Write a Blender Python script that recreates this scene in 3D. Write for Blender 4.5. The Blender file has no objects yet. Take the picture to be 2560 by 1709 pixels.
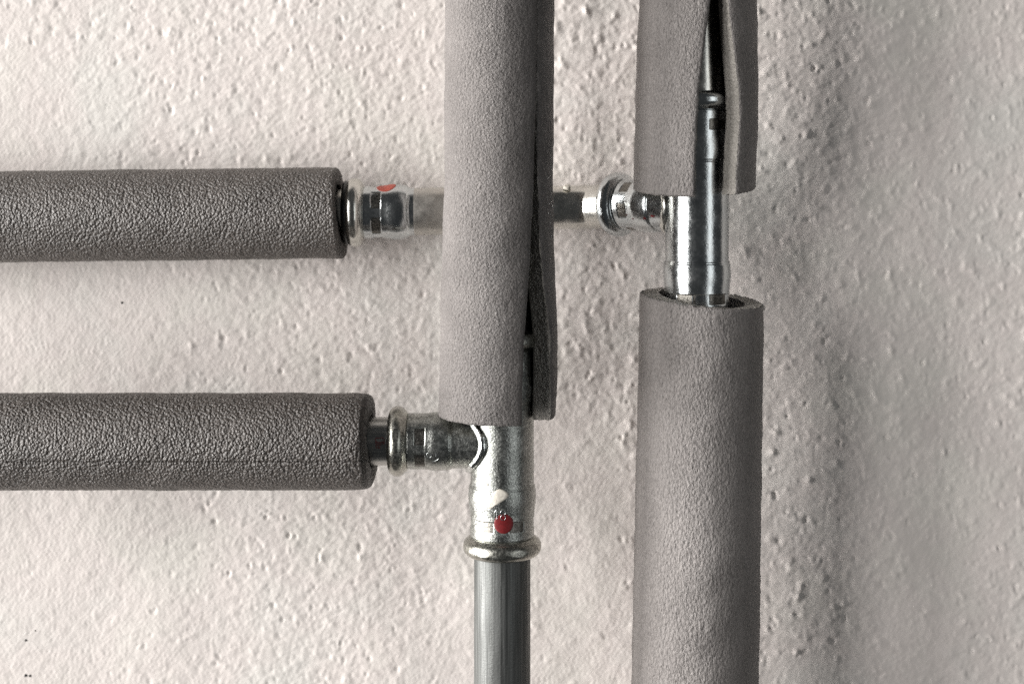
import bpy, math
import numpy as np

# ------------------------------------------------------------------ units
# Lengths below are written in "u": 1 u = 1/6400 m, so the whole view is about 0.4 m wide.
S = 1.0 / 6400.0
D = 3400.0                       # camera to the plane of the two risers
WALL = 376.0                     # riser plane to the plaster wall
sc = bpy.context.scene
C = sc.collection
rng = np.random.default_rng(7)

# ------------------------------------------------------------------ camera
cd = bpy.data.cameras.new('camera'); cam = bpy.data.objects.new('camera', cd); C.objects.link(cam)
cam.location = (0, -D * S, 0); cam.rotation_euler = (math.pi / 2, 0, 0)
cd.sensor_width = 36.0; cd.lens = 36.0 * D / 2560.0
cd.shift_y = -354.5 / 2560.0     # rising-front style shift keeps the verticals parallel
cd.clip_start = 0.01; cd.clip_end = 50
cd.dof.use_dof = True; cd.dof.focus_distance = (D - 70) * S; cd.dof.aperture_fstop = 10.0
sc.camera = cam

# ------------------------------------------------------------------ light: one big soft window-like source from the left, dim room
w = bpy.data.worlds.new('World'); sc.world = w; w.use_nodes = True
bg = w.node_tree.nodes['Background']; bg.inputs[0].default_value = (0.93, 0.97, 1.0, 1); bg.inputs[1].default_value = 0.042

def area(name, loc, target, sx, sy, watts, col):
    l = bpy.data.lights.new(name, 'AREA'); l.shape = 'RECTANGLE'; l.size = sx * S; l.size_y = sy * S
    l.energy = watts; l.color = col
    o = bpy.data.objects.new(name, l); C.objects.link(o)
    from mathutils import Vector
    a, b = Vector(loc) * S, Vector(target) * S
    o.location = a; o.rotation_euler = (b - a).to_track_quat('-Z', 'Y').to_euler()
    return o
WARM = (1.0, 0.98, 0.955)
def key(name, az, span, watts, h=28000, z=1900, dist=30000):
    """one pane of the window; az = direction off the wall's normal, span = its angular width in degrees"""
    a = math.radians(az)
    area(name, (400 - dist * math.sin(a), 200 - dist * math.cos(a), z), (400, 200, -300), 2 * dist * math.tan(math.radians(span / 2)), h, watts, WARM)
key('window_light', 64.5, 10.7, 180)        # three panes of one tall window on the left
key('front_window_light', 47.5, 10.7, 108)
key('side_window_light', 82, 12.0, 480)
area('room_fill_light', (9500, -10500, 500), (300, 100, -300), 4200, 13000, 6.5, (0.97, 1.0, 1.0))

sc.view_settings.view_transform = 'Standard'; sc.view_settings.look = 'None'
sc.view_settings.exposure = 0.0; sc.view_settings.gamma = 1.0
sc.render.engine = 'CYCLES'
sc.cycles.max_bounces = 8; sc.cycles.use_denoising = False

# ------------------------------------------------------------------ material helpers
def new_mat(name):
    m = bpy.data.materials.new(name); m.use_nodes = True
    nt = m.node_tree; b = nt.nodes['Principled BSDF']
    return m, nt, b
def node(nt, t, **kw):
    n = nt.nodes.new(t)
    for k, v in kw.items():
        if hasattr(n, k): setattr(n, k, v)
        else: n.inputs[k].default_value = v
    return n
def coords(nt, scale=(1, 1, 1)):
    tc = node(nt, 'ShaderNodeTexCoord'); mp = node(nt, 'ShaderNodeMapping'); mp.inputs['Scale'].default_value = scale
    nt.links.new(tc.outputs['Object'], mp.inputs['Vector']); return mp.outputs[0]
def noise(nt, v, scale, detail=2.0, rough=0.5):
    n = node(nt, 'ShaderNodeTexNoise'); n.inputs['Scale'].default_value = scale
    n.inputs['Detail'].default_value = detail; n.inputs['Roughness'].default_value = rough
    nt.links.new(v, n.inputs['Vector']); return n.outputs['Fac']
def ramp(nt, f, stops):
    r = node(nt, 'ShaderNodeValToRGB'); e = r.color_ramp.elements
    while len(e) < len(stops): e.new(0.5)
    for i, (p, c) in enumerate(stops):
        e[i].position = p; e[i].color = (c[0], c[1], c[2], 1) if not isinstance(c, (int, float)) else (c, c, c, 1)
    nt.links.new(f, r.inputs[0]); return r.outputs[0]
def bump(nt, h, strength, dist_u, prev=None):
    b = node(nt, 'ShaderNodeBump'); b.inputs['Strength'].default_value = strength; b.inputs['Distance'].default_value = dist_u * S
    nt.links.new(h, b.inputs['Height'])
    if prev is not None: nt.links.new(prev, b.inputs['Normal'])
    return b.outputs[0]
def mixc(nt, f, a, b, mode='MIX'):
    m = node(nt, 'ShaderNodeMix', data_type='RGBA', blend_type=mode)
    for sock, v in ((m.inputs['Factor'], f), (m.inputs['A'], a), (m.inputs['B'], b)): pass
    ins = [i for i in m.inputs if i.enabled]
    for sock, v in zip(ins, (f, a, b)):
        if isinstance(v, bpy.types.NodeSocket): nt.links.new(v, sock)
        elif isinstance(v, (int, float)): sock.default_value = v
        else: sock.default_value = (v[0], v[1], v[2], 1)
    return [o for o in m.outputs if o.enabled][0]
def mathn(nt, op, a, b):
    m = node(nt, 'ShaderNodeMath', operation=op)
    for s, v in zip(m.inputs, (a, b)):
        if isinstance(v, bpy.types.NodeSocket): nt.links.new(v, s)
        else: s.default_value = v
    return m.outputs[0]

K = 1.0 / S       # texture scale for a feature of 1 u

def foam_mat(name, dark, light, cell, strength, rough, spec, stretch=(1, 1, 1), wv=1.0, wn_=0.45):
    m, nt, b = new_mat(name)
    v = coords(nt, stretch)
    vo = node(nt, 'ShaderNodeTexVoronoi', feature='SMOOTH_F1'); vo.inputs['Scale'].default_value = K / cell
    vo.inputs['Smoothness'].default_value = 0.35
    nt.links.new(v, vo.inputs['Vector'])
    # warp makes the cells uneven
    wn = node(nt, 'ShaderNodeTexNoise'); wn.inputs['Scale'].default_value = K / (cell * 2.2); wn.inputs['Detail'].default_value = 2
    nt.links.new(v, wn.inputs['Vector'])
    va = node(nt, 'ShaderNodeVectorMath', operation='MULTIPLY_ADD')
    nt.links.new(wn.outputs['Color'], va.inputs[0]); va.inputs[1].default_value = (cell * S * 0.4,) * 3; nt.links.new(v, va.inputs[2])
    nt.links.new(va.outputs[0], vo.inputs['Vector'])
    n2 = noise(nt, v, K / (cell * 1.1), 4, 0.7)
    h = mathn(nt, 'ADD', mathn(nt, 'MULTIPLY', vo.outputs['Distance'], -wv), mathn(nt, 'MULTIPLY', n2, wn_))
    nt.links.new(bump(nt, h, strength, cell * 0.9), b.inputs['Normal'])
    big = noise(nt, v, K / 160, 4, 0.65)
    fine = noise(nt, v, K / 5, 2, 0.7)
    f = mathn(nt, 'ADD', mathn(nt, 'MULTIPLY', big, 0.4), mathn(nt, 'MULTIPLY', fine, 0.6))
    nt.links.new(ramp(nt, f, [(0.34, dark), (0.66, light)]), b.inputs['Base Color'])
    b.inputs['Roughness'].default_value = rough; b.inputs['Specular IOR Level'].default_value = spec
    return m
M = {}
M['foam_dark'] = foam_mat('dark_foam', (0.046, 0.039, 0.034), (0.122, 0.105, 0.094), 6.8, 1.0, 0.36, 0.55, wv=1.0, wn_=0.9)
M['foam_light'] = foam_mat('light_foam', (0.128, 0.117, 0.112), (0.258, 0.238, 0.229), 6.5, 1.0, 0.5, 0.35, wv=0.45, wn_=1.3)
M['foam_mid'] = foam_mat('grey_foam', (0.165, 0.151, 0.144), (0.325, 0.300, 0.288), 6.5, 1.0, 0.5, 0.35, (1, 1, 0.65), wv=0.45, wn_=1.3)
M['foam_cut'] = foam_mat('cut_foam', (0.22, 0.205, 0.185), (0.50, 0.47, 0.43), 6.0, 1.0, 0.5, 0.4, wv=0.9, wn_=0.9)
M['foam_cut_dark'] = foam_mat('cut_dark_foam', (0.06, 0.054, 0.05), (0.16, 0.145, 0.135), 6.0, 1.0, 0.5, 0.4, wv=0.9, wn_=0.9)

def metal(name, col1, col2, rough, grain, gstr, patch=40, marks=None, speck=0.25, pst=(1, 1, 1)):
    m, nt, b = new_mat(name)
    v = coords(nt)
    b.inputs['Metallic'].default_value = 1.0
    pv_ = coords(nt, pst)
    p = noise(nt, pv_, K / patch, 4, 0.65)
    nt.links.new(ramp(nt, p, [(0.35, col1), (0.65, col2)]), b.inputs['Base Color'])
    sp_ = noise(nt, pv_, K / grain, 2, 0.6)
    spc = ramp(nt, sp_, [(0.36, 1 - speck), (0.64, 1.0)])
    nt.links.new(mixc(nt, 1.0, b.inputs['Base Color'].links[0].from_socket, spc, 'MULTIPLY'), b.inputs['Base Color'])
    p2 = noise(nt, pv_, K / (patch * 0.5), 4, 0.7)
    nt.links.new(ramp(nt, p2, [(0.35, rough * 0.75), (0.7, min(1, rough * 1.4))]), b.inputs['Roughness'])
    g = noise(nt, v, K / grain, 3, 0.7)
    nb = bump(nt, g, gstr, grain * 0.25)
    big = noise(nt, v, K / 60, 2, 0.5)
    nb = bump(nt, big, 0.12, 2.0, nb)
    if marks is not None:
        mv = coords(nt, marks)
        nb = bump(nt, noise(nt, mv, 1.0, 2, 0.6), 0.35, 1.2, nb)
    nt.links.new(nb, b.inputs['Normal'])
    return m
M['zinc_grainy'] = metal('grainy_zinc', (0.47, 0.485, 0.455), (0.60, 0.61, 0.58), 0.31, 5.0, 0.75, 30, speck=0.45)
M['zinc_polished'] = metal('polished_zinc', (0.52, 0.55, 0.56), (0.68, 0.70, 0.70), 0.20, 6, 0.22, 60, speck=0.12)
M['zinc_collar'] = metal('worn_zinc', (0.42, 0.415, 0.365), (0.60, 0.59, 0.54), 0.30, 6, 0.4, 14, speck=0.35)
M['zinc_dull'] = metal('dull_zinc', (0.60, 0.59, 0.55), (0.72, 0.71, 0.67), 0.24, 6, 0.12, 70, speck=0.06)
M['zinc_matte'] = metal('matte_zinc', (0.52, 0.50, 0.465), (0.57, 0.55, 0.515), 0.46, 6, 0.08, 120, speck=0.06)
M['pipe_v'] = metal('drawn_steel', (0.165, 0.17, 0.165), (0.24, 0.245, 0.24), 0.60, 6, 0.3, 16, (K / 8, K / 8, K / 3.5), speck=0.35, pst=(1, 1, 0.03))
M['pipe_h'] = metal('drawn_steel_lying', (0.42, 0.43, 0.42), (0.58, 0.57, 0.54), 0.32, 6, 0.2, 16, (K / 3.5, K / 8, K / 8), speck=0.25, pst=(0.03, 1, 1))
M['press'] = metal('press_worn_dark_reflection', (0.20, 0.19, 0.17), (0.31, 0.295, 0.27), 0.34, 5, 0.6, 12, speck=0.4)  # scuffed zinc; the dark reflection in the flats is put into the colour
M['weld'] = metal('weld_bright', (0.72, 0.74, 0.72), (0.88, 0.9, 0.88), 0.14, 14, 0.6, 20)

def paint(name, col, rough, var=0.25, grain=5):
    m, nt, b = new_mat(name); v = coords(nt)
    f = noise(nt, v, K / grain, 3, 0.65)
    nt.links.new(ramp(nt, f, [(0.3, tuple(c * (1 - var) for c in col)), (0.7, tuple(c * (1 + var) for c in col))]), b.inputs['Base Color'])
    b.inputs['Roughness'].default_value = rough
    nt.links.new(bump(nt, f, 0.3, 1.5), b.inputs['Normal'])
    return m
M['red'] = paint('red_paint', (0.17, 0.008, 0.010), 0.5)
M['red_light'] = paint('faded_red_paint', (0.40, 0.075, 0.05), 0.5)
M['plaster_drop'] = paint('dried_plaster', (0.62, 0.58, 0.51), 0.65, 0.12, 9)
M['rubber'] = paint('black_rubber', (0.012, 0.012, 0.012), 0.35)
M['speck'] = paint('dark_speck', (0.03, 0.03, 0.028), 0.8)

def wall_mat():
    m, nt, b = new_mat('rough_plaster'); v = coords(nt)
    big = noise(nt, v, K / 420, 3, 0.6)
    mid = noise(nt, v, K / 60, 4, 0.65)
    c = ramp(nt, big, [(0.32, (0.76, 0.725, 0.68)), (0.5, (0.775, 0.715, 0.685)), (0.68, (0.755, 0.725, 0.69))])
    c = mixc(nt, mathn(nt, 'MULTIPLY', mid, 0.14), c, (0.60, 0.54, 0.47))
    nt.links.new(c, b.inputs['Base Color'])
    b.inputs['Roughness'].default_value = 0.75; b.inputs['Specular IOR Level'].default_value = 0.25
    f = noise(nt, v, K / 10, 4, 0.65)
    nt.links.new(bump(nt, f, 0.14, 2.5), b.inputs['Normal'])
    return m
M['wall'] = wall_mat()

# ------------------------------------------------------------------ mesh helpers
def link_mesh(name, verts, faces, mat, parent=None, origin=None, smooth=True):
    """verts in u (N,3); origin in u; faces: (N,4) int array or list"""
    v = np.asarray(verts, dtype=np.float64)
    if parent is not None: o0 = np.array(parent['origin_u'])
    else: o0 = np.array(origin if origin is not None else (0, 0, 0), dtype=float)
    v = (v - o0) * S
    me = bpy.data.meshes.new(name)
    if isinstance(faces, np.ndarray):
        n = len(faces); k = faces.shape[1]
        me.vertices.add(len(v)); me.vertices.foreach_set('co', v.astype(np.float32).ravel())
        me.loops.add(n * k); me.loops.foreach_set('vertex_index', faces.astype(np.int32).ravel())
        me.polygons.add(n); me.polygons.foreach_set('loop_start', np.arange(0, n * k, k, dtype=np.int32))
        me.update(calc_edges=True); me.validate()
    else:
        me.from_pydata([tuple(p) for p in v], [], [tuple(f) for f in faces]); me.update()
    if smooth: me.polygons.foreach_set('use_smooth', np.ones(len(me.polygons), dtype=bool))
    me.materials.append(mat)
    o = bpy.data.objects.new(name, me); C.objects.link(o)
    if parent is not None: o.parent = parent
    else: o.location = o0 * S
    return o
def thing(name, label, cat, origin, group=None):
    o = bpy.data.objects.new(name, None); C.objects.link(o)
    o.empty_display_size = 0.02; o.location = np.array(origin, dtype=float) * S; o['origin_u'] = [float(c) for c in origin]
    o['label'] = label; o['category'] = cat
    if group: o['group'] = group
    return o
def tag(o, label, cat, group=None):
    o['label'] = label; o['category'] = cat
    if group: o['group'] = group
    return o
def grid_faces(nr, nc, wrap):
    i = np.arange(nr - 1)[:, None]; j = np.arange(nc if wrap else nc - 1)[None, :]
    a = i * nc + j; b = i * nc + (j + 1) % nc
    return np.stack([a, b, b + nc, a + nc], -1).reshape(-1, 4)
def unit(v): return v / np.linalg.norm(v, axis=-1, keepdims=True)
def frames(pts):
    """front faces the viewer's side, side = right for a falling path, down for a path to the right"""
    t = unit(np.gradient(pts, axis=0)) if len(pts) > 1 else None
    up = np.where(np.abs(t[:, 2:3]) > 0.9, np.array([[1.0, 0, 0]]), np.array([[0, 0, 1.0]]))
    vert = np.abs(t[:, 2]) > 0.9
    front = np.where(vert[:, None], np.array([[0, -1.0, 0]]), unit(np.cross(t, np.array([[0, 0, 1.0]])) + 1e-12))
    front = unit(front - t * np.sum(front * t, 1, keepdims=True))
    side = np.where(vert[:, None], np.array([[1.0, 0, 0]]), np.array([[0, 0, -1.0]]))
    side = unit(side - t * np.sum(side * t, 1, keepdims=True) - front * np.sum(side * front, 1, keepdims=True))
    # all paths to the viewer's side
    flip = front[:, 1] > 0
    front[flip] *= -1
    return t, front, side
def lathe(pos, r, n=128):
    """pos (m,3) centres, r (m,n) radii -> verts, faces"""
    base = pos
    th = np.linspace(0, 2 * np.pi, n, endpoint=False)
    return base, th

class Axis:
    """straight axis: point(t) = o + t*d"""
    def __init__(self, o, d):
        self.o = np.array(o, float); self.d = unit(np.array(d, float))
        if abs(self.d[2]) > 0.9:
            self.f = np.array([0, -1.0, 0]); self.s = np.array([1.0, 0, 0])
        else:
            self.f = unit(np.cross(self.d, [0, 0, 1.0]))
            if self.f[1] > 0: self.f = -self.f
            self.s = np.array([0, 0, -1.0])
            self.s = unit(self.s - self.d * (self.s @ self.d))
    def at(self, t, th, r):
        t = np.asarray(t, float); th = np.asarray(th, float); r = np.asarray(r, float)
        return self.o + t[..., None] * self.d + r[..., None] * (np.cos(th)[..., None] * self.f + np.sin(th)[..., None] * self.s)
class Bend:
    """polyline axis with a rounded corner; arc length parameter"""
    def __init__(self, pts):
        self.p = np.array(pts, float)
        seg = np.linalg.norm(np.diff(self.p, axis=0), axis=1); self.l = np.concatenate([[0], np.cumsum(seg)])
    def at(self, t, th, r):
        t = np.asarray(t, float)
        c = np.stack([np.interp(t, self.l, self.p[:, k]) for k in range(3)], -1)
        e = 4.0
        a = np.stack([np.interp(np.minimum(t + e, self.l[-1]), self.l, self.p[:, k]) for k in range(3)], -1)
        b = np.stack([np.interp(np.maximum(t - e, 0), self.l, self.p[:, k]) for k in range(3)], -1)
        d = unit(a - b); f = unit(np.cross(d, np.array([0, 0, 1.0]))); s = -unit(np.cross(f, d)) 
        f = np.where(f[..., 1:2] > 0, -f, f); s = np.where(s[..., 2:3] > 0, -s, s)
        r = np.asarray(r, float); th = np.asarray(th, float)
        return c + r[..., None] * (np.cos(th)[..., None] * f + np.sin(th)[..., None] * s)

def densify(prof, step=4.0):
    out = [prof[0]]
    for a, b in zip(prof[:-1], prof[1:]):
        n = max(1, int(math.ceil(math.hypot(b[0] - a[0], b[1] - a[1]) / step)))
        for k in range(1, n + 1): out.append((a[0] + (b[0] - a[0]) * k / n, a[1] + (b[1] - a[1]) * k / n))
    return np.array(out)
def turned(name, axis, prof, mat, parent=None, origin=None, n=144, mod=None, step=4.0, ripple=0.0, seed=0):
    """surface of revolution (with an optional radius change mod(t, th, r)) along an axis"""
    p = densify(prof, step)
    th = np.linspace(0, 2 * np.pi, n, endpoint=False)
    T, TH = np.meshgrid(p[:, 0], th, indexing='ij'); R = np.repeat(p[:, 1][:, None], n, 1)
    if mod is not None: R = mod(T, TH, R)
    if ripple:
        g = np.random.default_rng(seed)
        for _ in range(7):
            a, k, ph = g.uniform(0.01, 0.07), g.integers(1, 5), g.uniform(0, 6.28)
            R = R + ripple * 0.4 * np.sin(T * a + k * TH + ph)
    v = axis.at(T, TH, R).reshape(-1, 3)
    return link_mesh(name, v, grid_faces(len(p), n, True), mat, parent, origin)

def arc(cx, cy, rad, a0, a1, k):
    return [(cx + rad * math.cos(math.radians(a)), cy + rad * math.sin(math.radians(a))) for a in np.linspace(a0, a1, k)]

def hexmod(centres, t0, t1, half, rs, bead_r):
    """press tool marks: six recessed flats in the band t0..t1 and a slightly hexagonal bead"""
    cs = [math.radians(c) for c in centres]
    def mod(T, TH, R):
        R = R.copy()
        for c in cs:
            d = (TH - c + np.pi) % (2 * np.pi) - np.pi
            a = np.abs(d)
            inband = (T > t0) & (T < t1) & (a < math.radians(half))
            flat = (rs * math.cos(math.radians(half * 0.75))) / np.cos(np.clip(d, -1.2, 1.2))
            R = np.where(inband, np.minimum(R, np.minimum(flat, rs - 0.9)), R)
            bead = (T < 24) & (a < math.radians(30))
            lim = bead_r * 0.985 / np.cos(np.clip(d, -.6, .6))
            R = np.where(bead & (R > bead_r * 0.8), np.minimum(R, np.maximum(lim, bead_r * 0.95)), R)
        return R
    return mod

def socket(axis, pipe_r, sleeve_r, bulge_r, bead_r, marks, t_marks, bulge_t, tail, mats, parent, half=16, names=('collar', 'sleeve'), lip=22.0):
    """a press socket: rolled collar at t=0, sleeve with press marks, bulge, then tail (list of t, r)"""
    rho = 23.0
    cr = bead_r - rho
    bead = [(-rho * 0.55, pipe_r + 0.6)] + arc(0, cr, rho, 205, 30, 22)
    end = bead[-1]
    bead += [(rho + 1.0, sleeve_r + 3.0), (rho + 2.2, sleeve_r - 1.6)]
    mod = hexmod(marks, t_marks[0], t_marks[1], half, sleeve_r, bead_r)
    turned(names[0], axis, bead, mats[0], parent, mod=mod, step=2.5)
    body = [(rho + 2.2, sleeve_r - 1.6), (rho + 4.5, sleeve_r)]
    body += [(t_marks[0] - 0.6, sleeve_r), (t_marks[0] + 0.6, sleeve_r), (t_marks[1] - 0.6, sleeve_r), (t_marks[1] + 0.6, sleeve_r + 0.4)]
    b0, b1, b2 = bulge_t
    for k in range(1, 9):
        f = k / 8; body.append((t_marks[1] + 0.6 + (b0 - t_marks[1]) * f, sleeve_r + 0.4 + (bulge_r - sleeve_r - .4) * (0.5 - 0.5 * math.cos(math.pi * f))))
    for k in range(1, 7):
        f = k / 6; body.append((b0 + (b1 - b0) * f, bulge_r - (bulge_r - tail[0][1]) * 0.35 * f * f))
    body += [(b1 + 1.5, body[-1][1] - 1.3), (b1 + 3.0, body[-1][1] - 1.0)]
    for k in range(1, 7):
        f = k / 6; body.append((b1 + 3 + (b2 - b1 - 3) * f, body[-1][1] * 0.45 + 0.55 * tail[0][1] if k < 6 else tail[0][1]))
    body += tail
    bp = np.array(bead + body)
    for c in marks:
        cc = (c + 180) % 360 - 180
        if abs(cc) > 80: continue
        tt = np.linspace(t_marks[0] + 0.8, t_marks[1] - 0.8, 6); hh = np.radians(np.linspace(-half + 0.6, half - 0.6, 10) + cc)
        Tm, Hm = np.meshgrid(tt, hh, indexing='ij')
        Rm = mod(Tm, Hm, np.full(Tm.shape, sleeve_r)) + 0.35
        link_mesh('press_mark', axis.at(Tm, Hm, Rm).reshape(-1, 3), grid_faces(6, 10, False), M['press'], parent)
    axis.prof = lambda t: np.interp(t, bp[:, 0], bp[:, 1])
    return turned(names[1], axis, body, mats[1], parent, mod=mod, step=3.0, ripple=0.35, seed=len(marks) + int(abs(axis.o[0])) if hasattr(axis, 'o') else 3, n=180)

def patch(name, axis, centre_t, centre_th, outline, r0, thick, mat, parent, label=None, wob=0.0, seed=1):
    """a flat blob lying on a round surface; outline: (dt, darc) in u round the centre"""
    g = np.random.default_rng(seed)
    ol = np.array(outline, float); n = len(ol)
    fac = [1.0, 1.0, 0.93, 0.8, 0.55, 0.25]; hh = [-0.9, 0.25, 0.7, 0.95, 1.0, 1.0]
    V = []
    for f, h in zip(fac, hh):
        for k in range(n):
            r_ = float(axis.prof(centre_t + ol[k, 0] * f)) if hasattr(axis, 'prof') else r0
            rr = r_ + (thick * h if h > 0 else -0.8) + (g.normal() * wob if 0 < h and f < 1 else 0)
            V.append(axis.at(centre_t + ol[k, 0] * f, centre_th + ol[k, 1] * f / r0, rr))
    V.append(axis.at(centre_t, centre_th, (float(axis.prof(centre_t)) if hasattr(axis, 'prof') else r0) + thick))
    F = [tuple(q) for q in grid_faces(len(fac), n, True)]
    b = (len(fac) - 1) * n
    for k in range(n): F.append((b + k, b + (k + 1) % n, len(V) - 1))
    o = link_mesh(name, np.array(V), F, mat, parent)
    if label: o['label'] = label
    return o
def tube_path(P, rad, n=8, closed=False, flat=None):
    """verts/faces of a thin tube along points P; rad scalar or array"""
    P = np.array(P, float); m = len(P)
    if closed: t = unit(np.roll(P, -1, 0) - np.roll(P, 1, 0))
    else: t = unit(np.gradient(P, axis=0))
    ref = np.array([0.31, -0.9, 0.2])
    a = unit(np.cross(t, ref)); b = np.cross(t, a)
    th = np.linspace(0, 2 * np.pi, n, endpoint=False)
    rad = np.broadcast_to(rad, (m,)) 
    V = P[:, None] + rad[:, None, None] * (np.cos(th)[None, :, None] * a[:, None] + np.sin(th)[None, :, None] * b[:, None])
    F = grid_faces(m + (1 if closed else 0), n, True)
    if closed: F = F % (m * n)
    return V.reshape(-1, 3), F
def strokes(name, axis, lines, t0, th0, r0, rad, mat, parent):
    V, F, off = [], [], 0
    for ln in lines:
        P = np.array([axis.at(t0 + a, th0 + c / r0, float(axis.prof(t0 + a)) + 0.7 if hasattr(axis, 'prof') else r0) for a, c in ln])
        v, f = tube_path(P, rad, 6); V.append(v); F.append(f + off); off += len(v)
    return link_mesh(name, np.concatenate(V), np.concatenate(F), mat, parent)
def ringline(ct, cs, r, a0=0, a1=360, k=16):
    return [(ct + r * math.sin(math.radians(a)), cs + r * math.cos(math.radians(a))) for a in np.linspace(a0, a1, k)]

# ------------------------------------------------------------------ the wall (relief is real geometry)
def build_wall():
    x0, x1, z0, z1, st = -1700.0, 1760.0, -1600.0, 800.0, 3.3
    nx, nz = int((x1 - x0) / st) + 1, int((z1 - z0) / st) + 1
    X = np.linspace(x0, x1, nx); Z = np.linspace(z0, z1, nz)
    XX, ZZ = np.meshgrid(X, Z)
    fx = np.fft.fftfreq(nx, st)[None, :]; fz = np.fft.fftfreq(nz, st)[:, None]
    def band(wl, width, aniso=1.0, tilt=0.0):
        """noise with features about wl wide, stretched along a nearly vertical direction"""
        c, s = math.cos(tilt), math.sin(tilt)
        a = fx * c + fz * s; b = (-fx * s + fz * c) * aniso
        k = np.sqrt(a * a + b * b) + 1e-9
        spec = np.exp(-(np.log(k * wl) / width) ** 2)
        f = np.real(np.fft.ifft2(np.fft.fft2(rng.normal(size=(nz, nx))) * spec))
        return f / f.std()
    # where the render is rough and where it was trowelled smooth (view columns/rows in the 2560 x 1709 frame of reference of the wall)
    kw = (D + WALL) / D
    U = XX / kw + 1280; Vv = 500 - ZZ / kw
    pts = [(0,0,.3),(0,200,.1),(150,100,.6),(400,150,.85),(700,150,1),(1000,100,1),(150,330,.35),(50,400,.05),(500,380,.9),(900,380,1),(0,700,.04),(200,750,.03),
           (400,750,.2),(460,850,.5),(600,750,.85),(800,800,1),(1000,850,1),(300,900,.08),(100,950,.03),(550,950,.6),(0,1300,.06),(200,1300,.08),(400,1300,.2),(600,1250,.5),
           (800,1300,.8),(1000,1250,.9),(100,1550,.08),(300,1500,.3),(400,1650,.35),(650,1450,.95),(800,1600,.95),(550,1500,.5),(1000,1500,.75),(1100,1650,.4),(1380,1120,.2),
           (1450,1250,.3),(1450,900,1),(1550,1000,1.1),(1400,700,1.05),(1450,1500,.2),(1500,1650,.2),(1400,300,1),(1480,100,.9),(1950,100,1.1),(2000,500,1.1),(1980,800,.7),
           (1950,950,1),(2000,1400,.8),(2200,600,.8),(2300,300,.8),(2300,1000,.9),(2400,1300,.9),(2350,1370,.35),(2500,800,1.1),(2500,1500,1.1),(2200,1600,.6),(2500,100,.9)]
    num = np.zeros_like(U); den = np.zeros_like(U)
    for (pu, pv, pw) in pts:
        d = 1.0 / (((U - pu) ** 2 + (Vv - pv) ** 2) / 1e4 + 0.08) ** 1.6
        num += d * pw; den += d
    mask = num / den
    mask = np.clip(mask + 0.28 * band(110, .6) * (1 - 0.7 * np.abs(2 * np.clip(mask, 0, 1) - 1)), 0.0, 1.1)
    mask = np.where(mask < 1, mask * mask * (3 - 2 * mask), mask); mask = np.clip(mask, 0.02, 1.1)
    coarse = np.clip((U - 850) / 700, 0, 1); coarse = coarse * coarse * (3 - 2 * coarse)
    g1 = band(30, .8, 0.75, 0.25); g3 = band(60, .6, 0.8, 0.15); vein = band(75, .5, 0.8)
    def grains(size, dens, sgn, an=1.35, tilt=0.2):
        """scattered single grains (or pits) of one size, exponential heights"""
        imp = (rng.random((nz, nx)) < dens * st * st / (size * size * 4)) * rng.exponential(1.0, (nz, nx)) * sgn
        c, s_ = math.cos(tilt), math.sin(tilt)
        a = fx * c + fz * s_; b = (-fx * s_ + fz * c) * an
        ker = np.exp(-2 * (np.pi * size) ** 2 * (a * a + b * b)) * (2 * np.pi * size * size / (st * st)) / an
        return np.real(np.fft.ifft2(np.fft.fft2(imp) * ker * an))
    clump = np.clip(0.55 + 0.75 * vein, 0.0, 1.9)
    fine = 0.30 * ((0.7 * grains(3.4, .30, 1) + 0.9 * grains(4.8, .30, 1) + 0.7 * grains(8, .08, 1)) * clump - 2.3 * grains(3.2, .12, 1) * clump - 3.8 * grains(4.4, .03, 1))
    rough = 0.46 * ((0.8 * grains(3.8, .3, 1) + 1.25 * grains(6, .42, 1) + 1.3 * grains(9.5, .14, 1)) * clump - 1.8 * grains(3.6, .18, 1) * clump - 2.2 * grains(4.8, .03, 1))
    soft = np.maximum(rough, -6.0)
    h = soft * coarse + np.maximum(fine, -6.0) * (1 - coarse) + 0.22 * g1 + 0.25 * g3
    streak = band(16, .4, 0.12, 0.05)
    wave = (band(420, .4) * 1.6 + band(170, .4, 0.6) * 0.25) * (0.45 + 0.55 * coarse)
    H = mask * h + (0.16 * streak + 0.16 * g3 + 0.05 * g1) * (1.15 - mask) + wave
    # forward rise right of the right riser, added to shape its shadow
    sw = np.clip((XX - 250) / 750, 0, 1); H += 88 * sw * sw * (3 - 2 * sw)
    fade = np.minimum(np.minimum(XX - x0, x1 - XX), np.minimum(ZZ - z0, z1 - ZZ)) / 150.0
    fade = np.clip(fade, 0, 1); H *= fade * fade * (3 - 2 * fade)
    V = np.stack([XX, WALL - H, ZZ], -1).reshape(-1, 3)
    F = grid_faces(nz, nx, False)
    # plain plaster further out
    n0 = len(V); B = 5200.0
    ex = np.array([(-B, WALL, -B), (B, WALL, -B), (B, WALL, B), (-B, WALL, B), (x0, WALL, z0), (x1, WALL, z0), (x1, WALL, z1), (x0, WALL, z1)], float)
    V = np.concatenate([V, ex])
    F = np.concatenate([F, np.array([(0, 1, 5, 4), (1, 2, 6, 5), (2, 3, 7, 6), (3, 0, 4, 7)]) + n0])
    o = link_mesh('wall', V, F, M['wall'], origin=(0, WALL, 0))
    o['kind'] = 'structure'; o['label'] = 'off-white roughcast plaster wall behind the pipes, smoother at the left'
    o['origin_u'] = [0.0, WALL, 0.0]
    # small dark specks stuck on the smooth plaster
    g = np.random.default_rng(3)
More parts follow.
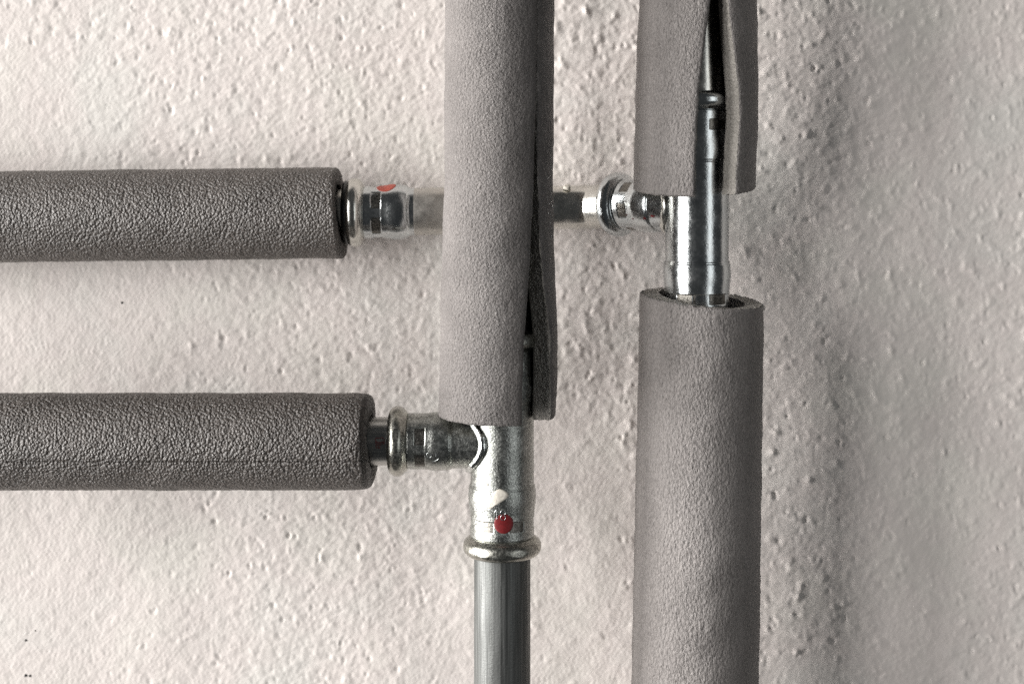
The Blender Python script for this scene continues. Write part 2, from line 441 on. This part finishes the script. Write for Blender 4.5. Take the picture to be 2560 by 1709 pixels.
    for (u, v, r) in ((305, 757, 4.2), (65, 1599, 4.2), (88, 1575, 2.6), (64, 1687, 5.0), (75, 1688, 4.0)):
        x, z = (u - 1280) * kw, (500 - v) * kw
        i, j = int((z - z0) / st), int((x - x0) / st)
        y = WALL - H[i, j]
        n = 9; a = np.linspace(0, 2 * np.pi, n, endpoint=False); rr = r * g.uniform(.7, 1.25, n)
        P = [(x + q * math.cos(b), y + 0.8, z + q * math.sin(b)) for q, b in zip(rr, a)]
        P += [(x + .7 * q * math.cos(b), y - 1.2, z + .7 * q * math.sin(b)) for q, b in zip(rr, a)] + [(x, y - 1.6, z)]
        Fs = [tuple(q) for q in grid_faces(2, n, True)] + [(n + k, n + (k + 1) % n, 2 * n) for k in range(n)]
        link_mesh('speck', np.array(P), Fs, M['speck'], o)
build_wall()

# ------------------------------------------------------------------ foam sleeves
def foam(axis, t0, t1, c_of, R_of, lipL, lipR, thick, mat, name, label, group, end0=None, end1=None, step=9.0, seed=1, round_end=5.0, ecc=1.0):
    """open-seamed foam tube. lipL/lipR: angles of the two lips (deg, functions of t); the foam runs from lipR round the back to lipL"""
    g = np.random.default_rng(seed)
    no, ni, nf = 150, 90, 8
    m = int((t1 - t0) / step) + 1
    T = np.linspace(0, 1, m)
    # denser rows at the ends for rounded rims
    rows = np.concatenate([[0, .0], T, [1.0]]) if False else T
    ph = g.uniform(0, 6.28, 12); kk = g.integers(1, 7, 12); aa = g.uniform(0.008, 0.05, 12)
    V = []
    prof = []
    for ri in range(m):
        prof.append((rows[ri], 0.0))
    eps = round_end
    seq = [(0.0, eps, 0.0), (0.0, eps * .3, eps * .3), (0.0, 0, eps)] + [(f, 0, None) for f in rows[1:-1]] + [(1.0, 0, -eps), (1.0, eps * .3, -eps * .3), (1.0, eps, 0.0)]
    for f, inset, dt in seq:
        t = t0 + (t1 - t0) * f
        c = c_of(t); R = R_of(t); l = math.radians(lipL(t)); r = math.radians(lipR(t))
        span = 2 * math.pi - (r - l)
        to = r + span * np.linspace(0, 1, no)                      # lipR -> back -> lipL on the outside
        rnd = np.minimum(1, np.minimum(np.arange(no), np.arange(no)[::-1]) / 2.0)
        Ro = R - inset - (1 - rnd) * (0.5 + 2.0 * min(1.0, (r - l) / 0.02))
        for q in range(12): Ro = Ro + 0.22 * np.sin(aa[q] * t + kk[q] * to + ph[q])
        Ro = Ro + g.normal(size=no) * 0.45
        # left cut face, inner surface, right cut face
        Ri = R - thick
        fl = np.linspace(1, 0, nf + 2)[1:-1]
        rf = Ri + thick * fl
        ti = to[::-1][np.linspace(0, no - 1, ni).astype(int)]
        gap = min(1.0, (r - l) / 0.06)
        jl = (g.normal(size=nf) * 1.2) / R * gap; jr = (g.normal(size=nf) * 1.2) / R * gap
        ang = np.concatenate([to, np.full(nf, l) + jl, ti, np.full(nf, r) + jr])
        rad = np.concatenate([Ro, rf, np.full(ni, Ri + 0.0), rf[::-1]])
        tt = np.full(len(ang), t)
        e = 0.0
        if f == 0.0 and end0 is not None: e = end0(ang)
        if f == 1.0 and end1 is not None: e = end1(ang)
        # spread the end cut over the last rows so that the rim stays square
        tt = tt + e + (dt if dt is not None else 0)
        if f in (0.0, 1.0) and inset >= eps: tt = tt + g.normal(size=len(ang)) * 0.8
        if dt is None:
            if end0 is not None: tt = tt + end0(ang) * max(0, 1 - (t - t0) / 60.0)
            if end1 is not None: tt = tt + end1(ang) * max(0, 1 - (t1 - t) / 60.0)
        P = axis.at(tt, ang, rad)
        P = P + c
        V.append(P)
    nc = len(V[0]); V = np.concatenate(V)
    nrow = len(seq)
    F = grid_faces(nrow, nc, True)
    # end faces: stitch outer arc to inner arc with two rings of cells between them
    faces = [F]
    extra = []
    for row, sgn in ((0, 1), (nrow - 1, -1)):
        o = row * nc
        outer = [o + k for k in range(no)]
        inner = [o + no + nf + k for k in range(ni)][::-1]
        oi = np.array(outer)[np.linspace(0, no - 1, ni).astype(int)]
        inner = np.array(inner)
        A = V[oi]; B = V[inner]
        if axis.d is not None:
            rows_e = []
            lvl = 6
            base = len(V) + sum(len(x) for x in extra)
            mids = []
            for q in range(1, lvl):
                mids.append(A + (B - A) * q / lvl + np.outer(g.normal(size=ni) * 0.9, axis.d))
            extra.append(np.concatenate(mids))
            idx = [oi] + [base + (q - 1) * ni + np.arange(ni) for q in range(1, lvl)] + [inner]
            for a_, b_ in zip(idx[:-1], idx[1:]):
                faces.append(np.stack([a_[:-1], a_[1:], b_[1:], b_[:-1]], -1))
    V = np.concatenate([V] + extra); F = np.concatenate(faces)
    ob = link_mesh(name, V, F, mat, origin=tuple(axis.o + axis.d * t1))
    ob.data.materials.append(M['foam_cut_dark'] if mat is M['foam_dark'] else M['foam_cut'])
    col = np.arange(nc); cutc = ((col >= no - 1) & (col < no + nf)) | (col >= no + nf + ni - 1)
    mi = np.zeros(len(F), dtype=np.int32); mi[:(nrow - 1) * nc] = np.tile(cutc, nrow - 1); mi[(nrow - 1) * nc:] = 1
    if len(ob.data.polygons) == len(F): ob.data.polygons.foreach_set('material_index', mi)
    tag(ob, label, 'foam sleeve', group)
    return ob
def tab(ts, vs):
    ts, vs = np.array(ts, float), np.array(vs, float)
    # smooth the table a little
    fine = np.linspace(ts[0], ts[-1], 400); y = np.interp(fine, ts, vs); k = np.hanning(19); k /= k.sum()
    yp = np.convolve(np.pad(y, 9, mode='edge'), k, mode='valid')
    return lambda t: float(np.interp(t, fine, yp))
G_F = 'grey foam insulation sleeves on the pipes'
DEEP2 = 80.0; K2 = (D + DEEP2) / D     # the right riser stands a little nearer to the wall
zf = lambda v: 500.0 - v          # height of a row in the riser plane
xf = lambda u: u - 1280.0

# left riser: split sleeve whose seam gapes towards the bottom
T1 = [-420, 0, 217, 322, 437, 526, 621, 717, 771, 841, 936, 1036]
ax = Axis((0, 0, 500), (0, 0, -1))     # t equals the row
c1 = tab([-420, 0, 436, 621, 717, 841, 936, 1036], [xf(q) for q in (1250, 1249, 1247, 1245.5, 1245.5, 1248, 1245.5, 1243)])
R1 = tab([-420, 0, 436, 621, 717, 841, 936, 1036], [137, 137, 135.5, 139.5, 142.5, 147, 146.5, 146])
l1 = tab(T1, [42.3, 42.3, 42.5, 41.7, 40.1, 37.8, 35.2, 31, 28.4, 25, 24.4, 25.1])
r1 = tab(T1, [42.7, 42.7, 43.0, 44.3, 45.3, 47.5, 49.1, 53.1, 57.3, 60.2, 63.9, 65.6])
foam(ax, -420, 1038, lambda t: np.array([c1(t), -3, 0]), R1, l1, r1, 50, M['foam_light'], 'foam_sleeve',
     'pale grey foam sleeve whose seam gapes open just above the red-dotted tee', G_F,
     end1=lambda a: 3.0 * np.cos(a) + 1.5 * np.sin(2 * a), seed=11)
# right riser, upper sleeve: wide open seam (t is the row seen at that depth times K2)
ax2f = Axis((0, DEEP2, 500), (0, 0, -1))
def t2k(q): return 500 + (q - 500) * K2
T2 = [t2k(q) for q in (-420, -150, 0, 86, 155, 224, 300, 368, 437, 485)]
c2 = tab([t2k(q) for q in (-420, 0, 86, 155, 224, 300, 368, 437, 485)], [xf(q) * K2 for q in (1746, 1745, 1742.5, 1742, 1742, 1741, 1738, 1736, 1734)])
R2 = tab(T2, [q * K2 for q in (138, 141, 145, 148.5, 150, 151.5, 152.5, 152, 151.5, 151)])
dv = -3.0                                   # the lips are seen obliquely from the left
l2 = tab(T2, [q + dv for q in (15.5, 12, 8, 4.4, 1.1, -2.7, -4.1, -4.2, -4, -3.8)])
r2 = tab(T2, [q + dv for q in (16, 19, 24.4, 29.1, 32.7, 37, 39, 38.2, 37.4, 37.5)])
foam(ax2f, t2k(-420), t2k(473), lambda t: np.array([c2(t), 0, 0]), R2, l2, r2, 50, M['foam_mid'], 'foam_sleeve',
     'foam sleeve above the shiny tee, split wide open with dark pipe in the gap', G_F,
     end1=lambda a: 19 * np.cos(a) - 3.5 * np.sin(a), seed=12)
# right riser, lower sleeve: closed, its cut rim seen from above
foam(ax2f, t2k(745), 2150, lambda t: np.array([xf(1754 - (t - 745) * 0.0175) * K2, 0, 0]), lambda t: (153.5 + (t - 745) * 0.0045) * K2,
     lambda t: 179.9, lambda t: 180.1, 48, M['foam_mid'], 'foam_sleeve',
     'closed upright foam sleeve with its cut rim round the bottom of the shiny tee', G_F,
     end0=lambda a: 13 * np.sin(a) + 13 * np.cos(a), seed=13)
# upper left run, set back towards the wall
BACK = 249.0; KB = (D + BACK) / D
axu = Axis((-1900, BACK, -51), (1, 0, 0.0116))
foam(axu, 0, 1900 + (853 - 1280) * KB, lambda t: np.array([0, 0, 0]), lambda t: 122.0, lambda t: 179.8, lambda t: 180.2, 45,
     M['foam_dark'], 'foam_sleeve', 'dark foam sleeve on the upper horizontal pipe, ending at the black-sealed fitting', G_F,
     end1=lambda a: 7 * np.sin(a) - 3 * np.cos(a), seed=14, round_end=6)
# lower left run
axl = Axis((-1750, 0, -602.5), (1, 0, 0))
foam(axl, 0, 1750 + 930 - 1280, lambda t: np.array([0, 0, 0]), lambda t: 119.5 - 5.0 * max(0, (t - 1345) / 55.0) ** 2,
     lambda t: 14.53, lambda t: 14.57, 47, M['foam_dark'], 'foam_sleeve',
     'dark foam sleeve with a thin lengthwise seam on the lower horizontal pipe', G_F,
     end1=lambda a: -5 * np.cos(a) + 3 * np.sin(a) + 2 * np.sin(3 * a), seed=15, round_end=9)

# ------------------------------------------------------------------ pipes
G_P = 'bare galvanised steel pipes'
def pipe(axis, t0, t1, r, mat, label):
    o = turned('pipe', axis, [(t0, r * 0.86), (t0, r), (t1, r), (t1, r * 0.86)], mat, origin=tuple(axis.o + axis.d * t1), n=96, step=14, ripple=0.15, seed=int(t1))
    return tag(o, label, 'pipe', G_P)
TX1, TX2 = xf(1255.5), xf(1742) * K2
CY1, CY2 = 1105.0, 500 + 12 * K2
ax1 = Axis((TX1, 0, 500), (0, 0, -1)); ax2 = Axis((TX2, DEEP2, 500), (0, 0, -1))
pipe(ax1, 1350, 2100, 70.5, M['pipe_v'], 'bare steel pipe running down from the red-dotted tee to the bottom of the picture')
pipe(ax1, -420, 862, 70.5, M['zinc_dull'], 'riser pipe inside the left sleeve, glimpsed through its open seam')
pipe(ax2, -420, 270, 70.5, M['zinc_dull'], 'dark steel pipe seen through the open seam of the upper right sleeve')
pipe(ax2, 790, 2100, 70.5, M['pipe_v'], 'steel pipe standing inside the closed lower right sleeve')
axp = Axis((-1750, 0, zf(1102)), (1, 0, 0))
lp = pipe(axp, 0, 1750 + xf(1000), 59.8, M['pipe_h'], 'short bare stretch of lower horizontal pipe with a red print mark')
lp['origin_u'] = [float(c) for c in (axp.o + axp.d * (1750 + xf(1000)))]
# red stamped print on it
q = [[(0, 2), (2, -2), (20, -2), (22, 2)], [(0, 2), (0, 11)], [(22, 2), (22, 11)], [(1, 9), (21, 9)], [(1, 12), (21, 12)], [(1, 16), (15, 16)], [(2, 22), (13, 22)], [(2, 16), (2, 23)], [(8, 18), (8, 23)], [(3, 4), (3, 8)], [(18, 4), (18, 8)]]
strokes('printed_mark', axp, q, 1750 + xf(944), math.asin((1086 - 1102) / 59.8), 60.0, 0.9, M['red'], lp)
axq = Axis((-1900, BACK, -51), (1, 0, 0.0116))
pipe(axq, 0, 1900 + (880 - 1280) * KB, 62.5, M['zinc_dull'], 'steel pipe end between the upper dark sleeve and the black seal ring')

# ------------------------------------------------------------------ tees
def tee(x, y, row, bdir, L, mats, label, marks_run, marks_br, half_run, half_br, k, ends):
    """k: size; ends: (distance of the collar below / above the branch, press band start)"""
    (lo, lob), (hi, hib) = ends
    o = thing('press_tee', label, 'pipe fitting', (x, y, 500 - row - lo), 'galvanised press tees')
    down = Axis((x, y, 500 - row - lo), (0, 0, 1)); upx = Axis((x, y, 500 - row + hi), (0, 0, -1))
    for axis, far, tb in ((down, lo, lob), (upx, hi, hib)):
        socket(axis, 70.5, 80.0 * k, 84.6 * k, 98.5 * k, marks_run, (tb, tb + 26), (tb + 76, tb + 101, tb + 118), [(tb + 122, 79.3 * k), (far, 79.2 * k)],
               (mats[1], mats[0]), o, half_run, ('collar', 'run_tube'))
    b = np.array([bdir[0], bdir[1], 0.0]); b = b / np.linalg.norm(b)
    org = np.array([x, y, 500 - row + (3 if row > 900 else 0)]) + b * L
    br = Axis(org, -b)
    socket(br, 59.8, 69.0, 72.3, 87.0, marks_br, (45, 71), (94, 130, 142), [(146, 66.5), (L - 40, 66.5)], (mats[1], mats[0]), o, half_br, ('collar', 'branch_tube'))
    # weld bead along the line where branch and run meet
    f = br.f; P = []; rr = []; k_ = k
    ph = np.linspace(0, 2 * np.pi, 150, endpoint=False)
    g = np.random.default_rng(int(x) + 900); wob = np.convolve(np.tile(g.normal(size=150), 3), np.hanning(9) / 4.5, 'same')[150:300]
    wob2 = np.convolve(np.tile(g.normal(size=150), 3), np.hanning(15) / 7.5, 'same')[150:300]
    for k, a in enumerate(ph):
        cc = 66.5 * math.cos(a); l = math.sqrt((79.2 * k_) ** 2 - cc * cc)
        P.append(org - b * L + b * (l + 3 + 1.6 * wob2[k]) + f * cc * 1.0 + np.array([0, 0, -1.0]) * 66.5 * math.sin(a)); rr.append(11.5 + 1.3 * wob[k])
    v, F = tube_path(P, np.array(rr), 14, closed=True)
    link_mesh('weld_seam', v, F, mats[2], o)
    return o, down, br
t1, d1, b1 = tee(TX1, 0, CY1, (-1, 0), 261, (M['zinc_grainy'], M['zinc_collar'], M['weld']),
                 'grainy tee marked 18 with a red dot and a plaster smear', (-30, 27, 90, 150, 210, 270), (-19, 36, 95, 155, 215, 275), 14.5, 18, 1.0, ((258, 49), (258, 48)))
BRANCH = math.radians(41)
t2, d2, b2 = tee(TX2, DEEP2, CY2, (-math.cos(BRANCH), math.sin(BRANCH)), 248, (M['zinc_polished'], M['zinc_polished'], M['zinc_dull']),
                 'shiny tee whose branch turns back towards the wall, between two foam sleeves', (-27, 34, 94, 154, 214, 274), (-44, 12, 76, 136, 196, 256), 19, 16, K2, ((296 * K2, 52), (258 * K2, 49)))
rowt = lambda v: (CY1 + 258) - (500 + (v - 500) * 0.976)        # axial position on the lower tee's bottom socket
# red dot, embossed 18, plaster
dot = [(24 * math.sin(a), 24 * math.cos(a)) for a in np.linspace(0, 2 * np.pi, 48, endpoint=False)]
patch('red_dot', d1, rowt(1309), math.asin((1260 - 1255.5) / 80), dot, 80.2, 1.1, M['red'], t1)
eight = [ringline(rowt(1281.5), 0, 6.0), ringline(rowt(1293.8), 0, 6.2)]
strokes('embossed_number', d1, [[(a - rowt(1288), c + 6) for a, c in ln] for ln in eight] + [[(15, -8.5), (-9, -8.5)], [(13.5, -10.5), (7, -15)]], rowt(1288), math.asin((1252 - 1255.5) / 81), 82.4, 1.05, M['zinc_polished'], t1)
pl = np.array([(600,130),(700,50),(780,25),(900,60),(1000,110),(1040,180),(1000,260),(900,330),(780,410),(650,480),(560,560),(460,570),(430,500),(500,400),(570,290),(580,190)]) / 11.2 + np.array([1180, 1220])
pc = pl.mean(0)
patch('plaster_smear', d1, rowt(pc[1]), math.asin((pc[0] - 1255.5) / 84), [(-(p[1] - pc[1]), p[0] - pc[0]) for p in pl], 84.0, 3.0, M['plaster_drop'], t1, wob=0.5, seed=5)
sm = [(4 * math.sin(a) + 1.5 * math.sin(2 * a), 10 * math.cos(a)) for a in np.linspace(0, 2 * np.pi, 20, endpoint=False)]
patch('plaster_smear', d1, rowt(1213), math.asin((1213 - 1255.5) / 81), sm, 79.4, 1.6, M['plaster_drop'], t1, wob=0.3, seed=6)
# stamp on the branch
bt = lambda u: u - (1255.5 - 261)
st = [ringline(bt(1076.5), 0, 6.5, 20, 320), [(bt(1083), -4), (bt(1094), -4), (bt(1094), 3)], [(bt(1084), 18.5), (bt(1091), 17), (bt(1097), 13), (bt(1100), 9)]]
strokes('embossed_number', b1, [[(a, c) for a, c in ln] for ln in st], 0, math.asin((1125 - 1102) / 72), 72.6, 0.9, M['zinc_polished'], t1)
# red paint flecks on the shiny branch
g = np.random.default_rng(21)
for (t, s_, w_, h_) in ((152, 31, 7, 4.2), (128, 36, 4.5, 4), (92, 36, 2.6, 2.2), (74, 26, 1.8, 2.8)):
    ol = [(w_ * math.cos(a) * g.uniform(.6, 1.2), h_ * math.sin(a) * g.uniform(.6, 1.2)) for a in np.linspace(0, 2 * np.pi, 14, endpoint=False)]
    patch('red_fleck', b2, t, s_ / 68.0, ol, (66.6 if t > 140 else 70.6 if t > 85 else 69.2), 0.9, M['red'], t2)

# ------------------------------------------------------------------ elbow on the upper run and the slanting pipe to the right tee
el = thing('press_elbow', 'bend fitting with a black seal ring and red sliver beside the upper dark sleeve', 'pipe fitting', ((888 - 1280) * KB, BACK, -34))
sx = (888 - 1280) * KB
ang = BRANCH
tee_c = np.array([TX2, DEEP2, 500 - CY2]); bvec = np.array([-math.cos(ang), math.sin(ang), 0])
start = np.array([sx, BACK, -33.5])
d_in = unit(np.array([1.0, 0.0, 0.012]))
p0 = start + d_in * 165.0
line = lambda t: tee_c + bvec * t + np.array([0, 0, -0.02 * t])
p1 = p0 + np.array([180.0, 10.0, 6.0]); p2 = line(405.0); p3 = line(325.0)
pts = [start] + [(1 - q) ** 3 * p0 + 3 * q * (1 - q) ** 2 * p1 + 3 * q * q * (1 - q) * p2 + q ** 3 * p3 for q in np.linspace(0, 1, 40)] + [line(205.0)]
bend = Bend([start - d_in * 40] + pts)
class Shift:
    def __init__(self, b, off): self.b, self.off, self.o = b, off, b.p[0]
    def at(self, t, th, r): return self.b.at(np.asarray(t, float) + self.off, th, r)
eax = Shift(bend, 40)
Ltot = bend.l[-1] - 40
kk = KB
socket(eax, 63, 65.5 * kk, 70 * kk, 87 * kk, (-29, 32, 91, 151, 211, 271), (48, 74), (112, 138, 156), [(158, 59.5 * kk), (160, 59.4 * kk)],
       (M['zinc_dull'], M['zinc_polished']), el, 21, ('collar', 'sleeve'))
turned('neck', eax, [(160, 59.4 * kk), (270, 59.5 * kk), (330, 60.0)], M['zinc_matte'], el, n=120, step=4, ripple=0.2, seed=4)
turned('spigot', eax, [(330, 60.0), (Ltot, 60.0)], M['zinc_dull'], el, n=120, step=4, ripple=0.2, seed=4)
ring = [eax.at(-21.5, a, 76.5) for a in np.linspace(0, 2 * np.pi, 80, endpoint=False)]
v, F = tube_path(ring, 9.0, 12, closed=True); link_mesh('seal_ring', v, F, M['rubber'], el)
patch('red_dot', eax, (965 - 888) * KB + 4, math.radians(-70), [(26 * math.sin(a), 26 * math.cos(a)) for a in np.linspace(0, 2 * np.pi, 40, endpoint=False)], 67.5 * kk, 1.2, M['red_light'], el)
# white plaster drop stuck on top of it
td = Ltot * 0.75
for k in range(80):                      # find the place along the tube that stands at column 1417
    pnt = eax.at(td, math.radians(-58), 62)
    u = pnt[0] / ((D + pnt[1]) / D) + 1280
    td = min(max(td + (1417 - u) * 0.6, 200), Ltot - 5)
ol = [(11.5 * math.sin(a), 8 * math.cos(a) + 1.5 * math.sin(2 * a)) for a in np.linspace(0, 2 * np.pi, 24, endpoint=False)]
patch('plaster_drop', eax, td, math.radians(-56), ol, 59.8, 8.0, M['plaster_drop'], el, wob=0.3, seed=8)

for o in C.objects:                      # working note of the builder, not needed in the scene
    if 'origin_u' in o: del o['origin_u']
